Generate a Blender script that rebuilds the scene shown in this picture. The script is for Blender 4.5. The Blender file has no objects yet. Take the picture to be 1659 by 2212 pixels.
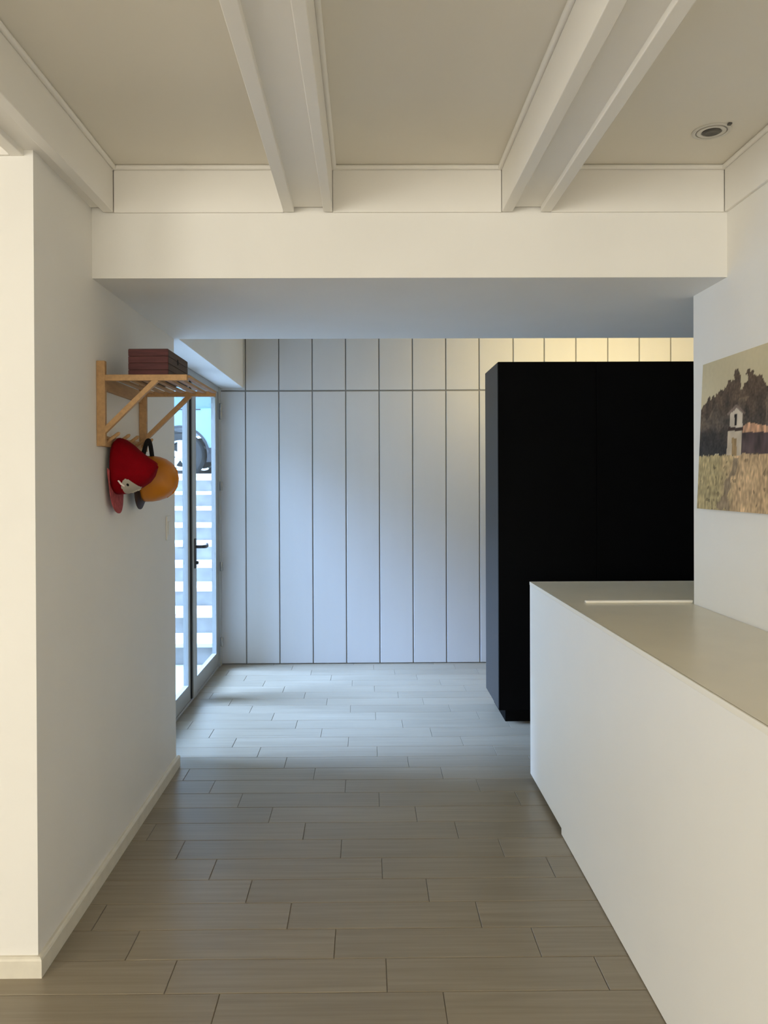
import bpy, bmesh, math, random
from mathutils import Matrix, Vector, noise
random.seed(7)
SC = bpy.context.scene
COL = SC.collection

# ------------------------------------------------------------------ camera
F, PITCH, YAW, ROLL, PX, PY, EYE = 1690.7, .0054, .0076, .0041, 803.06, 1048.5, 1.379
W, H = 1659, 2212
cam = bpy.data.cameras.new('camera'); cam_o = bpy.data.objects.new('camera', cam); COL.objects.link(cam_o)
cam.sensor_fit = 'AUTO'; cam.sensor_width = 36; cam.lens = F*36/H
cam.shift_x = (W/2-PX)/H; cam.shift_y = -(H/2-PY)/H
cam.clip_start = .02; cam.clip_end = 200
cam_o.matrix_world = (Matrix.Translation((0, 0, EYE)) @ Matrix.Rotation(-YAW, 4, 'Z')
                      @ Matrix.Rotation(math.pi/2-PITCH, 4, 'X') @ Matrix.Rotation(-ROLL, 4, 'Z'))
SC.camera = cam_o

# ------------------------------------------------------------------ sky, added fill light, exposure
SC.view_settings.view_transform = 'Standard'; SC.view_settings.look = 'None'
SC.view_settings.gamma = 1; SC.view_settings.use_curve_mapping = False
SC.view_settings.exposure = -0.05
SC.cycles.max_bounces = 14; SC.cycles.diffuse_bounces = 7
wd = bpy.data.worlds.new('overcast_sky'); SC.world = wd; wd.use_nodes = True
bg = wd.node_tree.nodes['Background']
bg.inputs[0].default_value = (.56, .75, 1.0, 1); bg.inputs[1].default_value = 4.2

def area(name, loc, rot, sx, sy, power, col, portal=False):
    l = bpy.data.lights.new(name, 'AREA'); l.shape = 'RECTANGLE'; l.size = sx; l.size_y = sy
    l.energy = power; l.color = col
    if portal: l.cycles.is_portal = True
    o = bpy.data.objects.new(name, l); COL.objects.link(o); o.location = loc; o.rotation_euler = rot
    return o
R90 = math.pi/2
# added warm fill light in the opening of an assumed window behind the camera
area('added_rear_fill_light', (-1.35, -4.14, 1.58), (R90, 0, 0), 3.1, 1.5, 106, (1, .95, .855))
# added fill light that brightens the counter front, in the opening of added_side_window
area('counter_fill_light', (-3.54, -2.3, 1.5), (0, -R90, 0), 1.4, 2.3, 132, (1, .955, .87))
# hazy sun behind thin cloud, high on the left outside the glazed door
sun = bpy.data.lights.new('hazy_sun', 'SUN'); sun.energy = 29; sun.angle = math.radians(33); sun.color = (.37, .56, 1.0)
sun_o = bpy.data.objects.new('hazy_sun', sun); COL.objects.link(sun_o); sun_o.location = (-6, 4, 7)
sun_o.rotation_euler = Vector((math.cos(math.radians(41)), .07, -math.sin(math.radians(41)))).to_track_quat('-Z', 'Y').to_euler()
# sky portal in the opening of the glazed double door (no light of its own)
area('door_sky_portal', (-1.20, 4.85, 1.04), (0, -R90, 0), 2.08, 2.1, 1, (1, 1, 1), True)

# ------------------------------------------------------------------ helpers
class MB:
    def __init__(s): s.v = []; s.f = []
    def add(s, vs, fs):
        n = len(s.v); s.v += [tuple(v) for v in vs]; s.f += [tuple(i+n for i in f) for f in fs]; return s
    def box(s, x0, x1, y0, y1, z0, z1):
        return s.add([(x0,y0,z0),(x1,y0,z0),(x1,y1,z0),(x0,y1,z0),(x0,y0,z1),(x1,y0,z1),(x1,y1,z1),(x0,y1,z1)],
                     [(0,3,2,1),(4,5,6,7),(0,1,5,4),(1,2,6,5),(2,3,7,6),(3,0,4,7)])
    def prism(s, poly, axis, a, b):
        # poly: list of 2D points in the two other axes (order x,y,z without axis); extruded along axis a..b
        n = len(poly)
        def mk(p, t):
            return {'x': (t, p[0], p[1]), 'y': (p[0], t, p[1]), 'z': (p[0], p[1], t)}[axis]
        vs = [mk(p, a) for p in poly]+[mk(p, b) for p in poly]
        fs = [tuple(range(n))[::-1], tuple(range(n, 2*n))]+[(i, (i+1) % n, n+(i+1) % n, n+i) for i in range(n)]
        return s.add(vs, fs)
    def bar(s, p, q, w, h, up=(0, 0, 1)):
        p = Vector(p); q = Vector(q); d = (q-p).normalized(); u = Vector(up)
        r = d.cross(u).normalized()*w/2; t = r.cross(d).normalized()*h/2
        vs = [p-r-t, p+r-t, p+r+t, p-r+t, q-r-t, q+r-t, q+r+t, q-r+t]
        return s.add(vs, [(0,1,2,3),(4,7,6,5),(0,4,5,1),(1,5,6,2),(2,6,7,3),(3,7,4,0)])
    def tube(s, pts, r, n=10, closed=False):
        pts = [Vector(p) for p in pts]; m = len(pts); rr = r if isinstance(r, (list, tuple)) else [r]*m
        ref = None; vs = []
        for i, p in enumerate(pts):
            if closed: d = pts[(i+1) % m]-pts[i-1]
            else: d = pts[min(i+1, m-1)]-pts[max(i-1, 0)]
            d.normalize()
            if ref is None:
                ref = Vector((0, 0, 1)) if abs(d.z) < .9 else Vector((1, 0, 0))
            a = (ref-d*ref.dot(d)).normalized(); ref = a; b = d.cross(a)
            vs += [p+(a*math.cos(2*math.pi*k/n)+b*math.sin(2*math.pi*k/n))*rr[i] for k in range(n)]
        fs = []
        for i in range(m if closed else m-1):
            j = (i+1) % m
            fs += [(i*n+k, i*n+(k+1) % n, j*n+(k+1) % n, j*n+k) for k in range(n)]
        if not closed: fs += [tuple(range(n))[::-1], tuple((m-1)*n+k for k in range(n))]
        return s.add(vs, fs)
    def lathe(s, prof, c, axis='z', n=32, caps=True):
        # prof: (radius, height along axis)
        c = Vector(c); vs = []; fs = []
        for r, h in prof:
            for k in range(n):
                a = 2*math.pi*k/n; x, y = r*math.cos(a), r*math.sin(a)
                vs.append(c+Vector({'z': (x, y, h), 'x': (h, x, y), 'y': (x, h, y)}[axis]))
        for i in range(len(prof)-1):
            fs += [(i*n+k, i*n+(k+1) % n, (i+1)*n+(k+1) % n, (i+1)*n+k) for k in range(n)]
        if caps and prof[0][0] > 1e-4: fs.append(tuple(range(n))[::-1])
        if caps and prof[-1][0] > 1e-4: fs.append(tuple((len(prof)-1)*n+k for k in range(n)))
        return s.add(vs, fs)

ORG = {}
def link(o, parent):
    COL.objects.link(o)
    if parent is not None: o.parent = parent; ORG[o.name] = ORG[parent.name]
    return o
def build(name, mb, mat, parent=None, smooth=False, bevel=0, seg=2, auto=None, mats=None):
    """mb in world coordinates -> ONE mesh object (part of parent, or a thing with its origin at its base)"""
    if parent is None:
        xs, ys, zs = zip(*mb.v); org = Vector(((min(xs)+max(xs))/2, (min(ys)+max(ys))/2, min(zs)))
    else: org = ORG[parent.name]
    me = bpy.data.meshes.new(name); me.from_pydata([Vector(v)-org for v in mb.v], [], mb.f)
    bm = bmesh.new(); bm.from_mesh(me)
    bmesh.ops.recalc_face_normals(bm, faces=bm.faces)
    if bevel: bmesh.ops.bevel(bm, geom=list(bm.edges), offset=bevel, segments=seg, affect='EDGES', profile=.5, clamp_overlap=True)
    if smooth:
        for f in bm.faces: f.smooth = True
        ang = math.radians(auto or 40)
        for e in bm.edges:
            if len(e.link_faces) == 2 and e.calc_face_angle(0) > ang: e.smooth = False
    bm.to_mesh(me); bm.free()
    me.materials.append(mat)
    o = bpy.data.objects.new(name, me); link(o, parent)
    if parent is None: o.location = org; ORG[o.name] = org
    return o
def tag(o, label, cat=None, group=None, kind=None):
    o['label'] = label
    if cat: o['category'] = cat
    if group: o['group'] = group
    if kind: o['kind'] = kind
    return o
def struct(o, label, cat): return tag(o, label, cat, kind='structure')
def empty(name, loc, label=None, cat=None, group=None, kind=None):
    o = bpy.data.objects.new(name, None); o.empty_display_size = .05; COL.objects.link(o)
    o.location = loc; ORG[o.name] = Vector(loc)
    if label: tag(o, label, cat, group, kind)
    return o

# ------------------------------------------------------------------ materials
def lin(r, g, b):
    f = lambda c: (c/255/12.92 if c <= 10 else ((c/255+.055)/1.055)**2.4)
    return (f(r), f(g), f(b), 1)
def mat(name, col, rough=.6, spec=.5, var=0, scale=8, stretch=(1, 1, 1), bump=0, bscale=60, metal=0, coords='Object', detail=4):
    m = bpy.data.materials.new(name); m.use_nodes = True; nt = m.node_tree; b = nt.nodes['Principled BSDF']
    b.inputs['Base Color'].default_value = col; b.inputs['Roughness'].default_value = rough
    b.inputs['Specular IOR Level'].default_value = spec; b.inputs['Metallic'].default_value = metal
    tc = nt.nodes.new('ShaderNodeTexCoord'); mp = nt.nodes.new('ShaderNodeMapping'); mp.inputs['Scale'].default_value = stretch
    nt.links.new(tc.outputs[coords], mp.inputs[0])
    if var:
        n = nt.nodes.new('ShaderNodeTexNoise'); n.inputs['Scale'].default_value = scale; n.inputs['Detail'].default_value = detail
        nt.links.new(mp.outputs[0], n.inputs['Vector'])
        r = nt.nodes.new('ShaderNodeValToRGB'); r.color_ramp.elements[0].position = .3; r.color_ramp.elements[1].position = .7
        r.color_ramp.elements[0].color = tuple(c*(1-var) for c in col[:3])+(1,)
        r.color_ramp.elements[1].color = tuple(min(1, c*(1+var)) for c in col[:3])+(1,)
        nt.links.new(n.outputs[0], r.inputs[0]); nt.links.new(r.outputs[0], b.inputs['Base Color'])
    if bump:
        n2 = nt.nodes.new('ShaderNodeTexNoise'); n2.inputs['Scale'].default_value = bscale; n2.inputs['Detail'].default_value = 5
        nt.links.new(mp.outputs[0], n2.inputs['Vector'])
        bp = nt.nodes.new('ShaderNodeBump'); bp.inputs['Strength'].default_value = bump; bp.inputs['Distance'].default_value = .003
        nt.links.new(n2.outputs[0], bp.inputs['Height']); nt.links.new(bp.outputs[0], b.inputs['Normal'])
    return m
M = {}
M['plaster'] = mat('white_plaster', (.80, .785, .745, 1), .75, .25, .015, 3, bump=.12, bscale=45)
M['paint'] = mat('white_painted_wood', (.81, .79, .745, 1), .5, .35, .015, 5, (1, .3, 1), bump=.1, bscale=25)
M['ceil'] = mat('ceiling_paint', (.78, .745, .665, 1), .75, .2, .01, 2)
M['panel'] = mat('grey_panel_paint', (.52, .52, .51, 1), .55, .35, .008, 4, (4, 1, .5))
M['groove'] = mat('panel_groove', (.26, .26, .25, 1), .9, .1)
M['skirting'] = mat('skirting_paint', (.70, .66, .56, 1), .5, .35, .05, 20, bump=.15, bscale=60)
M['grout'] = mat('grout', (.16, .14, .105, 1), .9, .1)
M['counter'] = mat('counter_lacquer', (.87, .86, .82, 1), .45, .4, .01, 3)
M['worktop'] = mat('worktop_laminate', (.74, .69, .56, 1), .33, .45, .03, 6)
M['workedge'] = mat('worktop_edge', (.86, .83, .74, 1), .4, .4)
M['black'] = mat('black_lacquer', (.0025, .0025, .0027, 1), .6, .04)
M['blackside'] = mat('black_side_with_glare', (.030, .028, .026, 1), .5, .35)  # cabinet black made greyer: sky glare on its side put into the colour
M['alu'] = mat('grey_coated_aluminium', (.36, .37, .355, 1), .45, .5, .02, 10)
M['rubber'] = mat('dark_gasket', (.03, .03, .03, 1), .7, .2)
M['hinge'] = mat('hinge_metal', (.33, .32, .29, 1), .35, .5, metal=.6)
M['handle'] = mat('dark_handle_metal', (.03, .03, .03, 1), .35, .5)
M['pine'] = mat('pine_wood', lin(180, 143, 100), .55, .3, .12, 14, (6, 1, 6), bump=.1)
M['boxwood'] = mat('dark_red_wood', lin(86, 48, 49), .6, .25, .22, 16, (1, .6, 9))
M['boxside'] = mat('dark_brown_wood', lin(76, 60, 52), .6, .25, .2, 16, (1, .6, 9))
M['capred'] = mat('red_cap_cloth', lin(122, 1, 13), .9, .1, .10, 30, bump=.3, bscale=260)
M['billred'] = mat('faded_red_bill', lin(160, 78, 80), .85, .15, .25, 60)
M['emblem'] = mat('pale_emblem', lin(172, 165, 152), .8, .1)
M['white'] = mat('white_stitch', lin(240, 225, 220), .8, .1)
M['dark'] = mat('dark_cloth', (.012, .011, .011, 1), .8, .15)
M['yellow'] = mat('amber_plastic', lin(186, 116, 22), .38, .45, .05, 12)
M['visor'] = mat('dark_brown_visor', lin(52, 34, 28), .6, .3)
M['greyvis'] = mat('grey_peak', lin(150, 148, 142), .6, .3)
M['plastic'] = mat('white_switch_plastic', (.74, .72, .66, 1), .4, .4)
M['steel'] = mat('brushed_spot_ring', (.62, .60, .55, 1), .35, .5)
M['spotdark'] = mat('spot_recess', (.10, .096, .088, 1), .5, .3)
M['canvas'] = mat('canvas_edge', (.50, .46, .38, 1), .8, .1, .05, 40)
M['tread'] = mat('pale_stone_tread', (.80, .79, .76, 1), .8, .2, .06, 6, bump=.3, bscale=40)
M['riser'] = mat('grey_concrete_riser', (.30, .295, .28, 1), .9, .1, .22, 7, bump=.5, bscale=30)
M['ground'] = mat('pale_paving', (.62, .61, .58, 1), .9, .1, .10, 3)
M['carblue'] = mat('pale_blue_car_paint', (.34, .52, .62, 1), .2, .5)
M['carglass'] = mat('car_glass', (.20, .32, .38, 1), .08, .8)  # reflected sky put into the blue base colour
M['tyre'] = mat('tyre_rubber', (.05, .052, .055, 1), .8, .2)
M['rim'] = mat('alloy_rim', (.80, .82, .82, 1), .4, .5)
M['clad'] = mat('dark_grey_cladding', (.075, .08, .09, 1), .7, .2, .2, 30)
M['render'] = mat('outdoor_render', (.66, .66, .64, 1), .9, .1, .06, 4)

def tile_material():
    m = bpy.data.materials.new('grey_brown_wood_look_tile'); m.use_nodes = True; nt = m.node_tree; b = nt.nodes['Principled BSDF']
    N = nt.nodes.new; L = nt.links.new
    tc = N('ShaderNodeTexCoord'); oi = N('ShaderNodeObjectInfo')
    ad = N('ShaderNodeVectorMath'); ad.operation = 'ADD'
    cb = N('ShaderNodeCombineXYZ'); mu = N('ShaderNodeMath'); mu.operation = 'MULTIPLY'; mu.inputs[1].default_value = 37
    L(oi.outputs['Random'], mu.inputs[0]); L(mu.outputs[0], cb.inputs[0]); L(mu.outputs[0], cb.inputs[1]); L(mu.outputs[0], cb.inputs[2])
    L(tc.outputs['Object'], ad.inputs[0]); L(cb.outputs[0], ad.inputs[1])
    mp = N('ShaderNodeMapping'); mp.inputs['Scale'].default_value = (1.6, 42, 1); L(ad.outputs[0], mp.inputs[0])
    n = N('ShaderNodeTexNoise'); n.inputs['Scale'].default_value = 1.6; n.inputs['Detail'].default_value = 6; L(mp.outputs[0], n.inputs['Vector'])
    r = N('ShaderNodeValToRGB'); e = r.color_ramp.elements
    e[0].position = .28; e[0].color = (.212, .174, .120, 1); e[1].position = .72; e[1].color = (.282, .238, .172, 1)
    L(n.outputs[0], r.inputs[0])
    hs = N('ShaderNodeHueSaturation'); L(r.outputs[0], hs.inputs['Color'])
    mr = N('ShaderNodeMapRange'); mr.inputs[3].default_value = .94; mr.inputs[4].default_value = 1.06
    L(oi.outputs['Random'], mr.inputs[0]); L(mr.outputs[0], hs.inputs['Value']); L(hs.outputs[0], b.inputs['Base Color'])
    rr = N('ShaderNodeMapRange'); rr.inputs[3].default_value = .27; rr.inputs[4].default_value = .44
    L(n.outputs[0], rr.inputs[0]); L(rr.outputs[0], b.inputs['Roughness'])
    b.inputs['Specular IOR Level'].default_value = .5
    bp = N('ShaderNodeBump'); bp.inputs['Strength'].default_value = .25; bp.inputs['Distance'].default_value = .001
    L(n.outputs[0], bp.inputs['Height']); L(bp.outputs[0], b.inputs['Normal'])
    return m
M['tile'] = tile_material()
def glass_material():
    m = bpy.data.materials.new('clear_window_glass'); m.use_nodes = True; nt = m.node_tree
    for n in list(nt.nodes):
        if n.type == 'BSDF_PRINCIPLED': nt.nodes.remove(n)
    out = next(n for n in nt.nodes if n.type == 'OUTPUT_MATERIAL')
    t = nt.nodes.new('ShaderNodeBsdfTransparent'); t.inputs[0].default_value = (.93, .97, .98, 1)
    g = nt.nodes.new('ShaderNodeBsdfGlossy'); g.inputs['Roughness'].default_value = .02
    lw = nt.nodes.new('ShaderNodeLayerWeight'); pw = nt.nodes.new('ShaderNodeMath'); pw.operation = 'POWER'; pw.inputs[1].default_value = 5
    fr = nt.nodes.new('ShaderNodeMath'); fr.operation = 'MULTIPLY_ADD'; fr.inputs[1].default_value = .5; fr.inputs[2].default_value = .03
    nt.links.new(lw.outputs['Facing'], pw.inputs[0]); nt.links.new(pw.outputs[0], fr.inputs[0])
    mx = nt.nodes.new('ShaderNodeMixShader')
    nt.links.new(fr.outputs[0], mx.inputs[0]); nt.links.new(t.outputs[0], mx.inputs[1]); nt.links.new(g.outputs[0], mx.inputs[2])
    nt.links.new(mx.outputs[0], out.inputs[0]); return m
M['glass'] = glass_material()
def emit(name, col, s):
    m = bpy.data.materials.new(name); m.use_nodes = True; b = m.node_tree.nodes['Principled BSDF']
    b.inputs['Emission Color'].default_value = col; b.inputs['Emission Strength'].default_value = s; return m
M['led'] = emit('warm_led', (1, .80, .42, 1), 6)

# ------------------------------------------------------------------ room measures (metres; x right, y away, z up)
XL, YL0, YL1 = -.9227, 2.1914, 3.7846          # stub wall on the left
XR, YR1 = 1.233, 2.933                          # right wall and its end
YB0, YB1, ZB = 2.6587, 3.7903, 2.0686           # dropped beam (soffit)
ZBM, ZC = 2.288, 2.445                          # underside of joists, ceiling
YW = 5.91                                       # panelled back wall
XD = -1.10                                      # glazed door
XC, YC1, ZT = .7545, 3.603, .912                # counter
XMIN, YMIN, XMAX, ZTOP = -3.6, -4.2, 2.75, 2.62

# ------------------------------------------------------------------ floor and its tiles
fb = MB().box(XMIN, XMAX, YMIN, YL1, -.10, -.0022).box(-1.15, XMAX, YL1, 6.0, -.10, -.0022)
floor = struct(build('floor', fb, M['grout']), 'grey-brown wood-look floor tiles laid crosswise in staggered rows', 'floor')
TL, TR, TG = .602, .1505, .0022
TX, TD = .0525, 2.2556
def tile_mb(mb, x0, x1, y0, y1):
    c = .0012; zt, zm, zb = 0, -.0012, -.0022
    v = [(x0,y0,zb),(x1,y0,zb),(x1,y1,zb),(x0,y1,zb),(x0,y0,zm),(x1,y0,zm),(x1,y1,zm),(x0,y1,zm),
         (x0+c,y0+c,zt),(x1-c,y0+c,zt),(x1-c,y1-c,zt),(x0+c,y1-c,zt)]
    f = [(0,1,5,4),(1,2,6,5),(2,3,7,6),(3,0,4,7),(4,5,9,8),(5,6,10,9),(6,7,11,10),(7,4,8,11),(8,9,10,11)]
    return mb.add(v, f)
cache = {}
rest = MB()
for k in range(-42, 25):
    y0, y1 = TD+k*TR+TG/2, min(TD+(k+1)*TR-TG/2, YW+.01)
    ym = (y0+y1)/2
    if y0 < YL0: lo, hi = XMIN, XR
    elif ym < YL1: lo, hi = XL-.03, XR if ym < YR1 else XMAX
    else: lo, hi = -1.13, XMAX
    off = TX-(k+1)*TR
    j = math.floor((lo-off)/TL)
    while off+j*TL < hi:
        x0, x1 = max(off+j*TL+TG/2, lo), min(off+(j+1)*TL-TG/2, hi); j += 1
        if x1-x0 < .01: continue
        if k < -9 or x1 < -2.0 or x0 > 1.45:
            tile_mb(rest, x0, x1, y0, y1); continue
        key = (round(x1-x0, 3), round(y1-y0, 3))
        if key not in cache:
            me = bpy.data.meshes.new('tile'); b = MB(); tile_mb(b, -key[0]/2, key[0]/2, -key[1]/2, key[1]/2)
            me.from_pydata(b.v, [], b.f); me.materials.append(M['tile']); cache[key] = me
        o = bpy.data.objects.new('tile', cache[key]); link(o, floor)
        o.location = Vector(((x0+x1)/2, ym, 0))-ORG[floor.name]
r = build('tile_field', rest, M['tile'], floor); r['kind'] = 'stuff'

# ------------------------------------------------------------------ walls
w = MB().box(XMIN, XL, YL0, YL1, 0, ZTOP)
wall_left = struct(build('wall_left', w, M['plaster']), 'white plastered stub wall on the left with a sharp corner', 'wall')
w = MB().box(-1.30, XL, YL1, 5.915, 2.086, ZTOP)
struct(build('wall_bulkhead', w, M['plaster']), 'white bulkhead above the glazed door', 'wall')
w = MB().box(XL, XMAX, YB0, YB1, ZB, ZTOP)
struct(build('wall_lintel', w, M['plaster']), 'deep white dropped beam spanning the passage', 'wall')
w = MB().box(XR, XMAX+.1, YMIN, YR1, 0, ZTOP)
struct(build('wall_right', w, M['plaster']), 'white plastered wall on the right above the counter', 'wall')
w = MB().box(XMAX, XMAX+.1, YR1, 6.0, 0, ZTOP)
struct(build('wall_alcove', w, M['plaster']), 'white side wall beyond the black cabinet', 'wall')
# rear wall with the assumed window, outer left wall (behind the camera)
WX0, WX1, WZ0, WZ1 = -2.95, .25, .78, 2.38
w = MB().box(XMIN, WX0, YMIN-.2, YMIN, 0, ZTOP).box(WX1, XR, YMIN-.2, YMIN, 0, ZTOP).box(WX0, WX1, YMIN-.2, YMIN, 0, WZ0).box(WX0, WX1, YMIN-.2, YMIN, WZ1, ZTOP)
struct(build('wall_rear', w, M['plaster']), 'white wall with the assumed window behind the viewer', 'wall')
SY0, SY1, SZ0, SZ1 = -3.5, -1.1, .75, 2.25
w = MB().box(XMIN-.2, XMIN, YMIN, SY0, 0, ZTOP).box(XMIN-.2, XMIN, SY1, YL0, 0, ZTOP).box(XMIN-.2, XMIN, SY0, SY1, 0, SZ0).box(XMIN-.2, XMIN, SY0, SY1, SZ1, ZTOP)
struct(build('wall_outer', w, M['plaster']), 'white wall at the far left of the room', 'wall')
win2 = empty('added_side_window', (XMIN-.1, -2.3, SZ0), 'white side window added in the far left wall for fill light', 'window', kind='structure')  # unseen window, added as the place of the counter's fill light
for y in (SY0, -2.33, SY1-.06): build('window_frame', MB().box(XMIN-.13, XMIN-.07, y, y+.06, SZ0, SZ1), M['paint'], win2)
for z in (SZ0, SZ1-.06): build('window_frame', MB().box(XMIN-.13, XMIN-.07, SY0+.06, SY1-.06, z, z+.06), M['paint'], win2)
for y0, y1 in ((SY0+.06, -2.33), (-2.27, SY1-.06)): build('glass_pane', MB().box(XMIN-.105, XMIN-.097, y0, y1, SZ0+.06, SZ1-.06), M['glass'], win2)
build('sky_blocker', MB().box(XMIN-.19, XMIN-.15, SY0, SY1, SZ0, SZ1), M['paint'], win2)  # added opaque panel shutting sky light out of the side opening
win = empty('assumed_rear_window', (-1.35, YMIN-.1, WZ0), 'wide white window assumed behind the viewer', 'window', kind='structure')  # unseen window, assumed from the light on the camera-facing walls
for x in (WX0, -1.38, WX1-.06): build('window_frame', MB().box(x, x+.06, YMIN-.13, YMIN-.07, WZ0, WZ1), M['paint'], win)
for z in (WZ0, WZ1-.06): build('window_frame', MB().box(WX0+.06, WX1-.06, YMIN-.13, YMIN-.07, z, z+.06), M['paint'], win)
for x0, x1 in ((WX0+.06, -1.38), (-1.32, WX1-.06)): build('glass_pane', MB().box(x0, x1, YMIN-.105, YMIN-.097, WZ0+.06, WZ1-.06), M['glass'], win)

build('sky_blocker', MB().box(WX0, WX1, YMIN-.19, YMIN-.15, WZ0, WZ1), M['paint'], win)  # added opaque panel behind the panes, keeps blue sky light out

# panelled back wall: every board is a piece
wall_back = struct(build('wall_back', MB().box(-1.125, XMAX, YW+.010, 6.05, 0, ZTOP), M['groove']), 'back wall of tall pale grey vertical boards with a horizontal joint', 'wall')
seams = [-1.105]+[-.905+.252*k for k in range(8)]+[1.117, 1.352, 1.592, 1.834, 2.073, 2.312, 2.552, XMAX]
ZJ = 2.063
for i in range(len(seams)-1):
    g = .0042
    build('panel', MB().box(seams[i]+g, seams[i+1]-g, YW, YW+.0099, .006, ZJ-.006), M['panel'], wall_back, bevel=.002, seg=1)
    build('panel', MB().box(seams[i]+g, seams[i+1]-g, YW, YW+.0099, ZJ+.006, ZTOP-.06), M['panel'], wall_back, bevel=.002, seg=1)

# ------------------------------------------------------------------ ceiling, joists, boards, mouldings
ceil = struct(build('ceiling', MB().box(XMIN, XR, YMIN, YB0+.01, ZC, ZTOP), M['ceil']), 'off-white coffered ceiling with painted joists', 'ceiling')
struct(build('ceiling', MB().box(-1.0, XMAX, YB1-.02, 6.0, 2.56, ZTOP+.02), M['ceil']), 'plain white ceiling over the back of the passage', 'ceiling')
YF = YB0-.010                                    # front of the frame boards
def joist(x0, x1, b0, b1, y1):
    d = build('joist', MB().box(x0+.004, x1-.004, YMIN, y1, ZBM+.017, ZC), M['paint'], ceil)
    build('side_board', MB().box(x0, x0+b0, YMIN, y1, ZBM, ZC-.001), M['paint'], d, bevel=.002, seg=2)
    build('side_board', MB().box(x1-b1, x1, YMIN, y1, ZBM, ZC-.001), M['paint'], d, bevel=.002, seg=2)
joist(-.274, -.109, .036, .030, YF-.001)
joist(.464, .631, .036, .036, YF-.001)
joist(-.985, -.847, .036, .034, YF-.001)
joist(-1.80, -1.63, .036, .036, YL0-.012)
build('frame_board', MB().box(XR-.013, XR, YMIN, YF-.001, ZBM, ZC-.001), M['paint'], ceil, bevel=.0015, seg=1)
for x0, x1 in ((-.846, -.275), (-.108, .463), (.632, XR-.014)):
    build('frame_board', MB().box(x0, x1, YF, YB0, ZBM, ZC-.001), M['paint'], ceil, bevel=.0015, seg=1)
for x0, x1 in ((-1.629, -.986), (XMIN, -1.801)):
    build('frame_board', MB().box(x0, x1, YL0-.011, YL0, ZBM, ZC-.001), M['paint'], ceil, bevel=.0015, seg=1)
def bead(p, q):
    build('moulding', MB().tube([p, q], .0085, 10), M['paint'], ceil, smooth=True)
zb = ZC-.0085
for x0, x1, y1 in ((-.847, -.274, YF), (-.109, .464, YF), (.631, XR-.013, YF), (-1.63, -.985, YL0-.011)):
    bead((x0, y1-.006, zb), (x1, y1-.006, zb)); bead((x0+.006, YMIN, zb), (x0+.006, y1, zb)); bead((x1-.006, YMIN, zb), (x1-.006, y1, zb))

# skirting along the stub wall
def skirt_profile(t, h): return [(0, 0), (t, 0), (t, h-.008), (t-.003, h-.003), (t-.008, h), (0, h)]
p = skirt_profile(.016, .056)
sk = MB()
ring = [(XMIN, YL0, 0, -1), (XL, YL0, 1, -1), (XL, YL1, 1, 1), (XL-.14, YL1, 0, 1)]
vs = []; n = len(p)
for x, y, dx, dy in ring: vs += [(x+dx*t, y+dy*t, z) for t, z in p]
fs = [(i*n+k, i*n+(k+1) % n, (i+1)*n+(k+1) % n, (i+1)*n+k) for i in range(3) for k in range(n)]+[tuple(range(n)), tuple(3*n+k for k in range(n))]
sk.add(vs, fs)
struct(build('baseboard_left', sk, M['skirting'], smooth=True, auto=25), 'cream painted skirting board around the foot of the stub wall', 'baseboard')

# ------------------------------------------------------------------ glazed double door
door = empty('door_1', (XD, 4.95, 0), 'grey aluminium glazed double door to the outdoor steps', 'door', kind='structure')
XO = XD-.038
fr = MB().box(XO, XD, YL1+.003, 3.85, 0, 2.085).box(XO, XD+.012, 5.835, YW-.004, 0, 2.085).box(XO, XD+.006, 3.85, 5.835, 2.045, 2.085).box(XO, XD+.004, 3.85, 5.835, -.002, .012)
build('door_frame', fr, M['alu'], door, bevel=.002, seg=1)
def leaf(y0, y1, s0, s1, handle):
    lf = MB()
    z0, z1, rb, rt = .016, 2.042, .100, .045
    lf.box(XO+.004, XD-.003, y0, y0+s0, z0, z1); lf.box(XO+.004, XD-.003, y1-s1, y1, z0, z1)
    lf.box(XO+.004, XD-.003, y0+s0, y1-s1, z0, z0+rb); lf.box(XO+.004, XD-.003, y0+s0, y1-s1, z1-rt, z1)
    o = build('door_leaf', lf, M['alu'], door)
    gx = XD-.014
    build('glass_pane', MB().box(gx-.004, gx, y0+s0+.001, y1-s1-.001, z0+rb+.001, z1-rt-.001), M['glass'], o)
    return o
lf1 = leaf(3.853, 4.935, .08, .085, False)
lf2 = leaf(4.945, 5.832, .085, .075, True)
build('meeting_strip', MB().box(XD-.004, XD+.012, 4.925, 5.03, .02, 2.04), M['alu'], lf2, bevel=.002, seg=1)
build('gasket', MB().box(XD-.003, XD+.006, 4.905, 4.924, .02, 2.04), M['rubber'], lf2)
hb = MB().box(XD+.012, XD+.020, 4.965, 4.998, .83, 1.02)
build('handle_plate', hb, M['handle'], lf2, bevel=.003)
build('handle', MB().tube([(XD+.018, 4.982, .966), (XD+.058, 4.982, .966), (XD+.066, 4.995, .966), (XD+.068, 5.05, .962), (XD+.066, 5.10, .962), (XD+.058, 5.135, .972)], [.010, .010, .011, .011, .010, .008], 10), M['handle'], lf2, smooth=True)
build('lock', MB().lathe([(.011, 0), (.011, .014), (.008, .017), (0, .017)], (XD+.018, 4.982, .865), 'x', 14), M['handle'], lf2, smooth=True)
for z in (1.875, 1.93, 1.347, .749, .186):
    build('hinge', MB().lathe([(0, -.034), (.009, -.034), (.011, -.030), (.011, -.003), (.0095, -.002), (.0095, .002), (.011, .003), (.011, .030), (.009, .034), (0, .034)], (XD+.022, 5.836, z)), M['hinge'], door, smooth=True)

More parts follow.
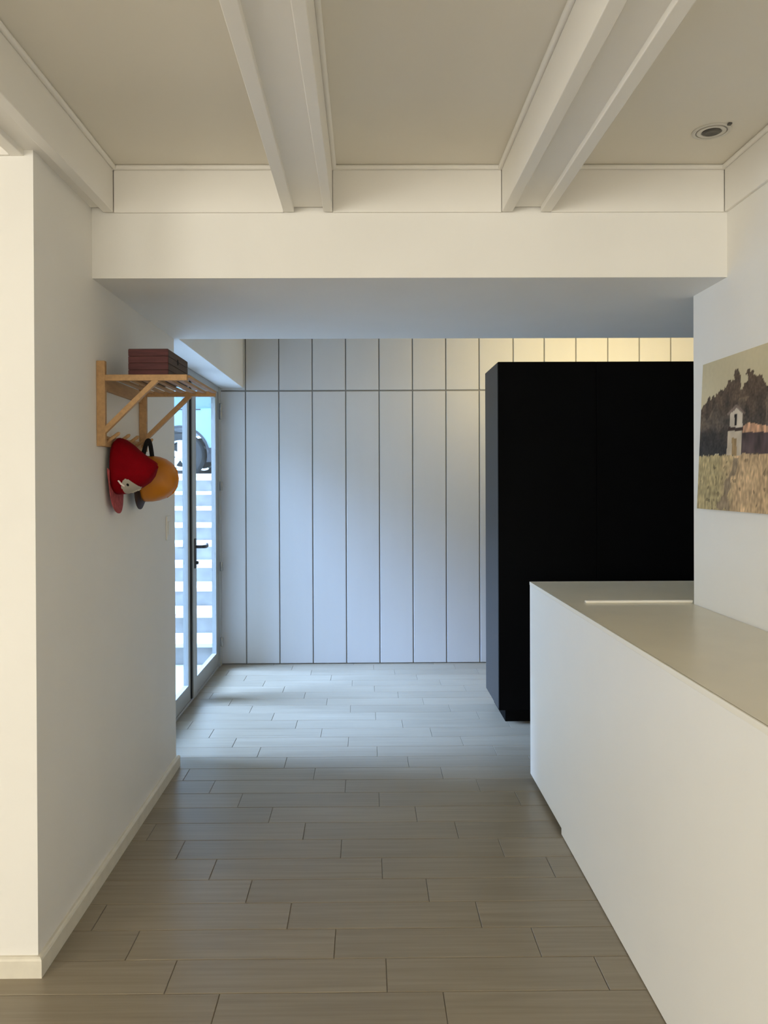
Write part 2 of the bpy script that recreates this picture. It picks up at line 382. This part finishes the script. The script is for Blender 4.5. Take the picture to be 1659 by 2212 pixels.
# ------------------------------------------------------------------ outdoors: paving, steps, street
RISE, RUN, Y1 = .159, .385, 5.93
g = MB().box(-9, -1.152, YL1-.3, Y1+.02, -.14, -.012)
struct(build('ground', g, M['ground']), 'pale paving outside the glazed door', 'ground')
st = empty('outdoor_steps', (-2.3, 7.5, -.012), 'pale stone steps climbing to the street outside the glass', 'steps')
for k in range(1, 10):
    y0 = Y1+(k-1)*RUN; z = k*RISE
    y2 = Y1+8*RUN+.45 if k == 9 else y0+RUN+.03
    s = build('step', MB().box(-3.299, -1.152, y0+.022, y2, z-RISE-.012, z-.036), M['riser'], st)
    build('tread', MB().box(-3.299, -1.152, y0, y2-.008, z-.036, z), M['tread'], s, bevel=.006, seg=2)
w = MB().box(-3.55, -3.3, Y1-.3, Y1+8*RUN+.45, -.012, 1.50)
struct(build('wall_garden', w, M['render']), 'pale rendered retaining wall beside the outdoor steps', 'wall')
w = MB().box(-1.15, -1.02, 6.06, Y1+8*RUN+.45, -.012, 1.50)
struct(build('wall_outdoor', w, M['render']), 'pale rendered wall between the house and the outdoor steps', 'wall')
ZS = 1.423
g = MB().box(-14, 8, Y1+8*RUN+.45, 22, ZS-.3, ZS).box(-1.02, 8, 6.06, Y1+8*RUN+.45, ZS-.3, ZS).box(-14, -3.55, 4.5, Y1+8*RUN+.45, ZS-.3, ZS)
struct(build('ground', g, M['riser']), 'grey street level at the top of the outdoor steps', 'ground')
tag(build('kerb', MB().box(-12, 3, Y1+8*RUN+.46, Y1+8*RUN+.60, ZS, ZS+.055), M['tread'], bevel=.008), 'pale kerb at the edge of the street above the steps', 'kerb', kind='structure')

# parked car, seen side-on through the glass
car = empty('car', (-3.75, 11.25, ZS), 'pale blue car parked on the street above the outdoor steps', 'car')
WX = (-2.479, -5.05); YS, YE = 10.46, 12.10
def arc(cx, cz, r, a0, a1, n=14): return [(cx+r*math.cos(a0+(a1-a0)*i/n), cz+r*math.sin(a0+(a1-a0)*i/n)) for i in range(n+1)]
zw = ZS+.31
ra = .37; low = .41
aa = math.asin((low-.31)/ra)
prof = [(-1.70, ZS+low)]+[(-1.66, ZS+.60), (-1.72, ZS+.86), (-1.80, ZS+.93), (-5.0, ZS+.93), (-5.75, ZS+.80), (-5.86, ZS+.6), (-5.84, ZS+low)]
prof += arc(WX[1], zw, ra, math.pi-aa, aa)+arc(WX[0], zw, ra, math.pi-aa, aa)
body = build('body', MB().prism(prof, 'y', YS, YE), M['carblue'], car)
cp = [(-1.72, ZS+low), (-1.74, ZS+.24)]
lo2 = .22; ab = math.asin((.31-lo2)/ra)
cp = [(-1.71, ZS+low), (-1.73, ZS+lo2)]+arc(WX[0], zw, ra-.005, -ab, aa, 6)
build('cladding', MB().prism(cp, 'y', YS-.008, YE+.008), M['clad'], car)
cp = arc(WX[0], zw, ra-.005, math.pi-aa, math.pi+ab, 6)+arc(WX[1], zw, ra-.005, -ab, aa, 6)
build('cladding', MB().prism(cp, 'y', YS-.008, YE+.008), M['clad'], car)
cp = arc(WX[1], zw, ra-.005, math.pi-aa, math.pi+ab, 6)+[(-5.82, ZS+lo2), (-5.83, ZS+low)]
build('cladding', MB().prism(cp, 'y', YS-.008, YE+.008), M['clad'], car)
for wx in WX:
    build('wheel_arch', MB().prism(arc(wx, zw, ra+.03, math.pi-aa*.3, aa*.3)+arc(wx, zw, ra, aa*.3, math.pi-aa*.3), 'y', YS-.012, YS+.02), M['clad'], car)
cab = [(-1.84, ZS+.932), (-2.05, ZS+1.36), (-2.45, ZS+1.46), (-3.75, ZS+1.46), (-4.25, ZS+1.30), (-4.85, ZS+.932)]
cb = build('cabin', MB().prism(cab, 'y', YS+.09, YE-.09), M['carblue'], car)
for poly in ([(-2.02, ZS+.96), (-2.14, ZS+1.33), (-2.62, ZS+1.38), (-2.66, ZS+.96)], [(-2.72, ZS+.96), (-2.68, ZS+1.38), (-3.62, ZS+1.38), (-3.66, ZS+.96)], [(-3.72, ZS+.96), (-3.69, ZS+1.37), (-4.10, ZS+1.26), (-4.55, ZS+.97)]):
    build('window', MB().prism(poly, 'y', YS+.08, YS+.095), M['carglass'], cb)
for x0 in (-2.95, -3.95):
    build('door_handle', MB().box(x0, x0+.16, YS-.015, YS, ZS+.76, ZS+.79), M['carblue'], body, bevel=.004)
build('trim_strip', MB().box(-4.9, -2.2, YS-.006, YS, ZS+.915, ZS+.93), M['clad'], body)
for wx in WX:
    for yy, sg in ((YS+.02, 1), (YE-.02, -1)):
        wh = build('wheel', MB().lathe([(.20, 0), (.24, -.012*sg), (.29, -.006*sg), (.31, .02*sg), (.31, .17*sg), (.28, .20*sg), (.19, .20*sg), (.20, 0)], (wx, yy, zw), 'y', 40, False), M['tyre'], car, smooth=True)
        rim = MB().lathe([(.205, -.006*sg), (.20, -.014*sg), (.185, -.010*sg), (.18, .03*sg), (.205, .03*sg), (.205, -.006*sg)], (wx, yy, zw), 'y', 40, False)
        rim.lathe([(0, -.012*sg), (.050, -.010*sg), (.055, -.004*sg), (.055, .03*sg), (0, .03*sg)], (wx, yy, zw), 'y', 20)
        for k in range(5):
            a = 2*math.pi*k/5+.31
            rim.bar((wx+.04*math.cos(a), yy+.004*sg, zw+.04*math.sin(a)), (wx+.19*math.cos(a), yy+.002*sg, zw+.19*math.sin(a)), .075, .016, (0, 1, 0))
        build('rim', rim, M['rim'], wh, smooth=True)
        build('brake_disc', MB().lathe([(0, .06*sg), (.15, .06*sg), (.15, .08*sg), (0, .08*sg)], (wx, yy, zw), 'y', 24), M['tyre'], wh)

# ------------------------------------------------------------------ tall black cabinet
XK, YK0, YK1, ZK = .749, 4.42, 4.897, 2.05
kb = empty('tall_cabinet', (1.55, 4.66, 0), 'tall matt black cabinet standing behind the white counter', 'cabinet')
build('body', MB().box(XK+.0005, 2.44, YK0+.021, YK1, .080, ZK), M['blackside'], kb, bevel=.001, seg=1)
build('plinth', MB().box(XK+.045, 2.40, YK0+.05, YK1-.03, 0, .080), M['black'], kb)
dx = (XK, 1.306, 1.863, 2.44)
for i in range(3):
    build('door', MB().box(dx[i]+.0012, dx[i+1]-.0012, YK0, YK0+.0205, .078, ZK), M['black'], kb, bevel=.0008, seg=1)
# warm LED strip lying on top of the cabinet, lighting the wall behind
led = empty('led_strip', (1.72, 4.83, ZK), 'warm LED light strip on top of the black cabinet', 'lamp')
build('channel', MB().box(1.02, 2.42, 4.80, 4.86, ZK+.0005, ZK+.010), M['steel'], led)
build('diffuser', MB().box(1.03, 2.41, 4.805, 4.855, ZK+.010, ZK+.018), M['led'], led)
ll = area('led_light', (1.72, 4.875, ZK+.03), (0, 0, 0), 1.36, .05, 18, (1, .80, .42))
ll.rotation_euler = (math.radians(125), 0, 0)
ll.parent = led; ll.location = Vector((1.72, 4.875, ZK+.03))-ORG[led.name]

# ------------------------------------------------------------------ white counter and worktop
YC0 = -.6
ct = empty('kitchen_counter', (1.0, 2.0, 0), 'long white counter unit below the painting', 'counter')
pf = [(YC0, .003), (3.030, .003), (3.030, .026), (YC1-.001, .026), (YC1-.001, ZT-.014), (YC0, ZT-.014)]
build('front_panel', MB().prism(pf, 'x', XC, XC+.019), M['counter'], ct, bevel=.0015, seg=1)
build('end_panel', MB().box(XC+.0195, 1.70, YC1-.020, YC1-.001, .026, ZT-.014), M['counter'], ct, bevel=.001, seg=1)
build('plinth', MB().prism([(XC+.07, YC0), (XR-.004, YC0), (XR-.004, YR1+.004), (1.68, YR1+.004), (1.68, YC1-.06), (XC+.07, YC1-.06)], 'z', 0, .10), M['clad'], ct)
build('carcass', MB().prism([(XC+.021, YC0), (XR-.004, YC0), (XR-.004, YR1+.004), (1.69, YR1+.004), (1.69, YC1-.022), (XC+.021, YC1-.022)], 'z', .10, ZT-.016), M['counter'], ct)
wt = empty('worktop', (1.0, 2.0, ZT-.014), 'thin beige-grey worktop lying on the white counter', 'worktop')
build('slab', MB().prism([(XC+.0065, YC0), (XR-.003, YC0), (XR-.003, YR1+.003), (1.70, YR1+.003), (1.70, YC1-.004), (XC+.0065, YC1-.004)], 'z', ZT-.0138, ZT), M['worktop'], wt)
build('edge_strip', MB().box(XC-.001, XC+.003, YC0, YC1, ZT-.0138, ZT+.0005), M['workedge'], wt)
build('edge_strip', MB().box(XC+.003, 1.70, YC1-.0038, YC1, ZT-.0138, ZT+.0005), M['workedge'], wt)
build('shadow_joint', MB().box(XC+.0032, XC+.0063, YC0, YC1-.005, ZT-.0138, ZT-.002), M['visor'], wt)
build('pale_strip', MB().box(.835, XR+.01, 2.965, 2.985, ZT, ZT+.009), M['workedge'], wt, bevel=.002, seg=1)  # thin pale raised strip across the worktop

# ------------------------------------------------------------------ unframed painting on the right wall
def inpoly(u, v, P):
    c = False; j = len(P)-1
    for i in range(len(P)):
        (a, b), (d, e) = P[i], P[j]
        if (b > v) != (e > v) and u < (d-a)*(v-b)/(e-b)+a: c = not c
        j = i
    return c
TREE = [(-.01, .19), (-.01, .35), (.002, .356), (.032, .377), (.061, .394), (.098, .40), (.134, .402), (.155, .413), (.19, .419), (.215, .438), (.242, .441), (.254, .451), (.247, .459), (.268, .479), (.294, .446), (.296, .421), (.292, .397), (.316, .403), (.334, .416), (.345, .43), (.328, .447), (.337, .455), (.361, .455), (.386, .442), (.40, .426), (.423, .423), (.434, .427), (.464, .388), (.52, .40), (.56, .43), (.60, .405), (.66, .39), (.70, .35), (.76, .33), (.82, .30), (.82, .18), (.48, .184)]
ROOF1 = [(.273, .353), (.208, .327), (.216, .320), (.274, .340), (.331, .313), (.338, .319)]
WALL1 = [(.230, .280), (.232, .325), (.274, .340), (.318, .318), (.321, .274)]
NICHE = [(.262, .321), (.278, .320), (.282, .281), (.265, .282)]
BAND = [(.219, .281), (.328, .273), (.329, .262), (.22, .269)]
LOWER = [(.22, .269), (.319, .263), (.317, .184), (.216, .187)]
DOORP = [(.25, .243), (.283, .241), (.288, .185), (.255, .186)]
ROOF2 = [(.321, .258), (.327, .278), (.358, .286), (.474, .269), (.66, .262), (.69, .243), (.476, .25)]
WALL2 = [(.316, .259), (.476, .25), (.68, .243), (.68, .176), (.481, .184), (.323, .188)]
PATH = [(.270, .186), (.257, .127), (.149, .0), (.232, .0), (.262, .089), (.296, .180)]
def paint_col(u, v):
    w1 = noise.noise((u*40, v*40, 1.3))*.006; w2 = noise.noise((u*40, v*40, 7.7))*.006
    nz = noise.noise((u*22, v*22, 3)); nf = noise.noise((u*70, v*28, 5)); uu, vv = u+w1*.5, v+w2*.5
    def k(c, a): return tuple(min(255, max(0, x*(1+a))) for x in c)
    if inpoly(uu, vv, ROOF1): return k((112, 98, 90), nz*.2)
    if inpoly(u, v, NICHE): return (34, 28, 26)
    if inpoly(uu, vv, WALL1): return k((172, 162, 148), nz*.12)
    if inpoly(uu, vv, BAND): return (58, 46, 42)
    if inpoly(uu, vv, DOORP): return k((134, 112, 80), nf*.25)
    if inpoly(uu, vv, LOWER): return k((168, 156, 138), nz*.15)
    if inpoly(uu, vv, ROOF2): return k((166, 130, 104), nf*.40+nz*.2)
    if inpoly(uu, vv, WALL2): return k((74, 62, 62), nz*.35+nf*.15)
    jag = noise.noise((u*95, v*95, 12))*.010
    if inpoly(u+w1*1.8, v+w2*1.8-jag, TREE) and v > .184+w1:
        t = min(1, max(0, (v-.2+nz*.05)/.2)); c = [a*(1-t)+b*t for a, b in zip((48, 46, 45), (80, 67, 55))]
        big = noise.noise((u*11, v*11, 31)); leaf = noise.noise((u*120, v*120, 4))
        if big > .12 and v < .37: c = [x*1.25 for x in c]; c[1] *= 1.01
        return k(c, nz*.25+nf*.15+leaf*.28)
    if v > .19:
        return k((172, 162, 134), noise.noise((u*4, v*4, 0))*.07+noise.noise((u*60, v*60, 2))*.02)
    h_ = min(1, max(0, (u-.17+noise.noise((u*18, v*18, 61))*.05)/.12)); c = [a*(1-h_)+b*h_ for a, b in zip((150, 136, 100), (164, 140, 108))]
    lean = noise.noise((u*7, v*7, 40))*.9
    s = noise.noise((u*70+v*lean*30, v*24, 9)); s2 = noise.noise((u*130-v*lean*40, v*60, 19)); s3 = noise.noise((u*10, v*13, 50)); s4 = noise.noise((u*45, v*45, 71))
    if inpoly(u+w1*4, v+w2*4, PATH): return k((124, 109, 88), s*.18+s2*.15+s4*.12)
    d = -.30 if s4 > .42 and s3 < .1 else 0
    return k(c, s*.20+s2*.22+s3*.16+s4*.12+d)
def painting():
    root = empty('painting', (1.22, 2.45, 1.275), 'unframed landscape painting of a wayside shrine on the right wall', 'painting')
    Wd, Hh, nx, ny = .80, .522, 210, 136
    t = Vector((.023, 0, Hh)).normalized(); nrm = Vector((-t.z, 0, t.x))
    o0 = Vector((1.206, 2.842, 1.275)); org = ORG[root.name]
    P = lambda u, v, d=0: o0+Vector((0, -u, 0))+t*v+nrm*d
    hh = Hh/t.z
    vs = []; fs = []; cols = []
    for j in range(ny+1):
        for i in range(nx+1):
            u, v = Wd*i/nx, hh*j/ny
            vs.append(P(u, v)-org); cols.append(paint_col(u, v))
    for j in range(ny):
        for i in range(nx):
            a = j*(nx+1)+i; fs.append((a, a+1, a+nx+2, a+nx+1))
    me = bpy.data.meshes.new('picture'); me.from_pydata(vs, [], fs)
    ca = me.color_attributes.new('picture', 'FLOAT_COLOR', 'POINT')
    g = 1.38
    for i, c in enumerate(cols):
        l = lin(*c); ca.data[i].color = (min(1, l[0]*g), min(1, l[1]*g), min(1, l[2]*g), 1)
    m = bpy.data.materials.new('oil_paint'); m.use_nodes = True; b = m.node_tree.nodes['Principled BSDF']
    at = m.node_tree.nodes.new('ShaderNodeVertexColor'); at.layer_name = 'picture'
    m.node_tree.links.new(at.outputs[0], b.inputs['Base Color']); b.inputs['Roughness'].default_value = .7; b.inputs['Specular IOR Level'].default_value = .2
    me.materials.append(m)
    o = bpy.data.objects.new('picture', me); link(o, root)
    c = MB(); q = [P(0, 0, -.0008), P(Wd, 0, -.0008), P(Wd, hh, -.0008), P(0, hh, -.0008)]; d = .0030
    q2 = [Vector((min(p.x+.016, XR-.001), p.y, p.z)) for p in q]
    c.add(q+q2, [(0,1,2,3),(4,7,6,5),(0,4,5,1),(1,5,6,2),(2,6,7,3),(3,7,4,0)])
    build('canvas', c, M['canvas'], root)
painting()

# ------------------------------------------------------------------ pine hat rack
rk = empty('hat_rack', (XL, 2.95, 1.503), 'pine wall rack with slatted shelf and pegs on the left wall', 'rack')
YA, YZ = 2.69, 3.215
for y in (YA, YZ-.02):
    build('post', MB().box(XL+.0005, XL+.030, y, y+.02, 1.503, 1.796), M['pine'], rk, bevel=.002)
    build('shelf_arm', MB().box(XL+.030, -.612, y, y+.02, 1.727, 1.748), M['pine'], rk, bevel=.002)
    build('brace', MB().bar((XL+.022, y+.010, 1.552), (-.716, y+.010, 1.732), .0185, .019, (0, 1, 0)), M['pine'], rk, bevel=.002)
for i in range(7):
    x = -.880+i*.0425
    build('slat', MB().box(x, x+.0185, YA+.0205, YZ-.0205, 1.7385, 1.7475), M['pine'], rk, bevel=.0012)
build('back_rail', MB().box(XL+.0005, XL+.016, YA+.0205, YZ-.0205, 1.700, 1.746), M['pine'], rk, bevel=.0015)
build('peg_rail', MB().box(XL+.0005, XL+.018, YA+.0205, YZ-.0205, 1.504, 1.540), M['pine'], rk, bevel=.0015)
for y in (2.745, 2.864, 2.973, 3.09, 3.172):
    build('peg', MB().tube([(XL+.016, y, 1.520), (XL+.040, y, 1.536), (XL+.058, y, 1.549), (XL+.063, y, 1.553)], [.0062, .0062, .0066, .003], 10), M['pine'], rk, smooth=True)

# box lying on the rack
bxr = empty('storage_box', (-.761, 2.90, 1.7486), 'dark red wooden box with horizontal boards lying on the pine rack', 'box')
X0, X1, Ya, Yb, Z0 = -.831, -.691, 2.752, 3.052, 1.7486
zs = [Z0, Z0+.024, Z0+.048, Z0+.072, Z0+.097]
build('body', MB().box(X0+.004, X1-.004, Ya+.004, Yb-.004, Z0, Z0+.092), M['boxside'], bxr)
for i in range(4):
    a, b = zs[i]+.0006, zs[i+1]-.0008
    build('board', MB().box(X0, X1, Ya, Ya+.0038, a, b), M['boxwood'], bxr, bevel=.0008, seg=1)
    build('board', MB().box(X1-.0038, X1, Ya+.004, Yb, a, b), M['boxside'], bxr, bevel=.0008, seg=1)
    build('board', MB().box(X0, X0+.0038, Ya+.004, Yb, a, b), M['boxside'], bxr, bevel=.0008, seg=1)
build('lid', MB().box(X0+.001, X1-.001, Ya+.001, Yb-.001, Z0+.0925, Z0+.098), M['boxside'], bxr, bevel=.001, seg=1)
build('finger_hole', MB().lathe([(.0, .0012), (.010, .0012), (.011, .0002), (.011, -.002)], (X1, 2.892, Z0+.070), 'x', 18), M['dark'], bxr, smooth=True)

# ------------------------------------------------------------------ red cap, opening against the wall, bill hanging down
cap = empty('baseball_cap', (-.86, 2.84, 1.268), 'red cloth baseball cap hanging from a peg with its bill down', 'cap')
YM = 2.843
RINGS = [(-.9035, 1.335, 1.528, .078), (-.890, 1.334, 1.540, .082), (-.868, 1.336, 1.532, .081), (-.842, 1.344, 1.512, .077), (-.812, 1.357, 1.488, .068),
         (-.786, 1.374, 1.468, .054), (-.768, 1.396, 1.456, .038), (-.759, 1.415, 1.449, .022), (-.7565, 1.43, 1.436, .004)]
def crown_at(x):
    for a, b in zip(RINGS, RINGS[1:]):
        if a[0] <= x <= b[0]:
            s = (x-a[0])/(b[0]-a[0]); return [a[i]*(1-s)+b[i]*s for i in range(4)]
    return list(RINGS[-1])
cm = MB(); n = 40
vs = []
for q, (x, z0, z1, b) in enumerate(RINGS):
    cz, a = (z0+z1)/2, (z1-z0)/2
    for k in range(n):
        t = 2*math.pi*k/n; e = .85
        c_, s_ = math.copysign(abs(math.cos(t))**e, math.cos(t)), math.copysign(abs(math.sin(t))**e, math.sin(t))
        wv = .0025*noise.noise((x*30, k*.35, 2)) if 0 < q < 8 else 0
        vs.append((x+wv, YM+b*c_+wv, cz+a*s_+wv))
m = len(RINGS)
fs = [(i*n+k, i*n+(k+1) % n, (i+1)*n+(k+1) % n, (i+1)*n+k) for i in range(m-1) for k in range(n)]+[tuple((m-1)*n+k for k in range(n))]
cm.add(vs, fs)
crown = build('crown', cm, M['capred'], cap, smooth=True, auto=80)
md = crown.modifiers.new('thickness', 'SOLIDIFY'); md.thickness = .0018; md.offset = -1
def on_crown(x, z, d=.0016):
    x_, z0, z1, b = crown_at(x); cz, a = (z0+z1)/2, (z1-z0)/2
    s = max(-.999, min(.999, (z-cz)/a)); s_ = abs(s)**(1/.85); c = math.sqrt(max(0, 1-s_*s_))**.85
    return (x-.0006, YM-b*c-d, z)
def patch(name, poly, mt, nx=16, nz=16, d=.0018):
    xs, zz = [p[0] for p in poly], [p[1] for p in poly]; mb = MB(); idx = {}
    for i in range(nx+1):
        for j in range(nz+1):
            x = min(xs)+(max(xs)-min(xs))*i/nx; z = min(zz)+(max(zz)-min(zz))*j/nz
            idx[i, j] = len(mb.v); mb.v.append(on_crown(x, z, d))
    for i in range(nx):
        for j in range(nz):
            x = min(xs)+(max(xs)-min(xs))*(i+.5)/nx; z = min(zz)+(max(zz)-min(zz))*(j+.5)/nz
            if inpoly(x, z, poly): mb.f.append((idx[i, j], idx[i+1, j], idx[i+1, j+1], idx[i, j+1]))
    o = build(name, mb, mt, crown, smooth=True, auto=80); return o
patch('emblem', [(-.862, 1.338), (-.866, 1.362), (-.858, 1.382), (-.848, 1.391), (-.836, 1.387), (-.822, 1.374), (-.806, 1.362), (-.815, 1.350), (-.84, 1.34)], M['emblem'], 22, 22, .0045)
patch('emblem_stroke', [(-.874, 1.384), (-.869, 1.386), (-.860, 1.374), (-.853, 1.367), (-.855, 1.362), (-.865, 1.369)], M['white'], 20, 20, .0055)
patch('emblem_dot', [(-.846, 1.372), (-.842, 1.375), (-.838, 1.372), (-.838, 1.367), (-.842, 1.364), (-.846, 1.367)], M['dark'], 12, 12, .006)
bl = MB(); vs = []; nn = 24
for lay in (0, 1):
    for k in range(nn+1):
        t = math.pi*k/nn; s = math.cos(t); y = YM+.080*s
        xx = -.902-.009*s*s+(.003 if lay else 0)
        vs.append((xx, y, 1.430-.082*math.sin(t)**.8)); vs.append((xx+.006, y, 1.420-.154*math.sin(t)**.62))
fs = []
for lay in (0, 1):
    o = lay*2*(nn+1)
    fs += [(o+2*k, o+2*k+1, o+2*k+3, o+2*k+2) for k in range(nn)]
o = 2*(nn+1); fs += [(2*k+1, o+2*k+1, o+2*k+3, 2*k+3) for k in range(nn)]
bl.add(vs, fs); build('bill', bl, M['billred'], cap, smooth=True, auto=50)
build('top_button', MB().lathe([(.006, 0), (.0055, .003), (.003, .005), (0, .0055)], (-.7572, YM, 1.433), 'x', 14), M['capred'], cap, smooth=True)

# ------------------------------------------------------------------ amber hard hat on the next peg
hat = empty('hard_hat', (-.83, 3.09, 1.272), 'amber yellow hard hat with black strap hanging from the rack', 'hat')
YH, ZH = 3.085, 1.392
prof = [(.0895, 0), (.0905, .010), (.090, .030), (.086, .055), (.077, .080), (.062, .102), (.042, .117), (.020, .1245), (0, .1265)]
hs = MB(); n = 44; vs = []
for r, hh in prof:
    for k in range(n):
        t = 2*math.pi*k/n; vs.append((-.866+hh+.05*(r*math.sin(t))*(1-hh/.1265)*.9, YH+r*.95*math.cos(t), ZH+r*1.0*math.sin(t)))
m = len(prof)
hs.add(vs, [(i*n+k, i*n+(k+1) % n, (i+1)*n+(k+1) % n, (i+1)*n+k) for i in range(m-1) for k in range(n)])
sh = build('shell', hs, M['yellow'], hat, smooth=True, auto=60)
md = sh.modifiers.new('thickness', 'SOLIDIFY'); md.thickness = .002; md.offset = -1
build('crest', MB().tube([(-.866+h_+.0012, YH, ZH+z_) for z_, h_ in ((-.075, .083), (-.055, .108), (-.03, .1215), (0, .1265), (.03, .1215), (.055, .108))], [.001, .003, .0035, .0035, .003, .001], 8), M['yellow'], sh, smooth=True)
build('rim_band', MB().tube([(-.8665+.045*.0895*math.sin(2*math.pi*k/48)-.002, YH+.0895*.95*math.cos(2*math.pi*k/48), ZH+.0895*math.sin(2*math.pi*k/48)) for k in range(48)], .0035, 8, True), M['visor'], hat, smooth=True)
vz = MB(); vs = []; nn = 24
for lay in (0, 1):
    for k in range(nn+1):
        t = math.pi*k/nn; s, c = math.sin(t), math.cos(t)
        xi = -.872; xo = -.886
        vs.append((xi-.003*lay, YH+.084*c, ZH-.086*s**.9+.004)); vs.append((xo-.003*lay, YH+.078*c, ZH-.018-.102*s**.8))
fs = []
for lay in (0, 1):
    o = lay*2*(nn+1); fs += [(o+2*k, o+2*k+1, o+2*k+3, o+2*k+2) for k in range(nn)]
o = 2*(nn+1); fs += [(2*k+1, o+2*k+1, o+2*k+3, 2*k+3) for k in range(nn)]+[(2*k, o+2*k, o+2*k+2, 2*k+2) for k in range(nn)]
vz.add(vs, fs); build('visor', vz, M['visor'], hat, smooth=True, auto=50)
build('lining', MB().lathe([(.083, .0), (.080, -.010), (.070, -.020), (.066, -.020), (.074, -.008), (.078, .0), (.083, .0)], (-.868, YH, ZH), 'x', 32, False), M['dark'], hat, smooth=True)
sp = []
for i in range(25):
    t = i/24; a = math.pi*t
    sp.append((-.868+.032*t+.004*math.sin(a), YH-.035+.02*t, 1.470+.066*math.sin(a)+.01*t))
st2 = MB().tube(sp, .0092, 8)
build('strap', st2, M['dark'], hat, smooth=True)

# ------------------------------------------------------------------ light switch, ceiling spotlight
sw = empty('light_switch', (XL, 3.648, 1.11), 'white light switch near the end of the left wall', 'switch')
build('plate', MB().box(XL+.0003, XL+.007, 3.612, 3.684, 1.110, 1.221), M['plastic'], sw, bevel=.002)
build('rocker', MB().box(XL+.007, XL+.010, 3.630, 3.666, 1.135, 1.196), M['plastic'], sw, bevel=.001, seg=1)
sl = empty('recessed_spotlight', (1.061, 2.39, ZC), 'round recessed spotlight with concentric rings in the ceiling', 'spotlight')
def ring_(r0, r1, d): return MB().lathe([(r0, -.0003), (r0, -d), ((r0+r1)/2, -d-.002), (r1, -d), (r1, -.0003)], (1.061, 2.39, ZC), 'z', 40)
build('outer_ring', ring_(.046, .057, .003), M['steel'], sl, smooth=True)
build('shadow_gap', MB().lathe([(.0, -.0006), (.046, -.0006), (.046, -.0002)], (1.061, 2.39, ZC), 'z', 40), M['hinge'], sl)
build('inner_ring', ring_(.030, .042, .004), M['steel'], sl, smooth=True)
build('bulb', MB().lathe([(.026, -.0008), (.026, -.004), (.020, -.008), (.010, -.006), (0, -.005)], (1.061, 2.39, ZC), 'z', 32), M['spotdark'], sl, smooth=True)
build('clip', MB().box(1.086, 1.097, 2.330, 2.342, ZC-.006, ZC-.0003), M['spotdark'], sl, bevel=.001, seg=1)
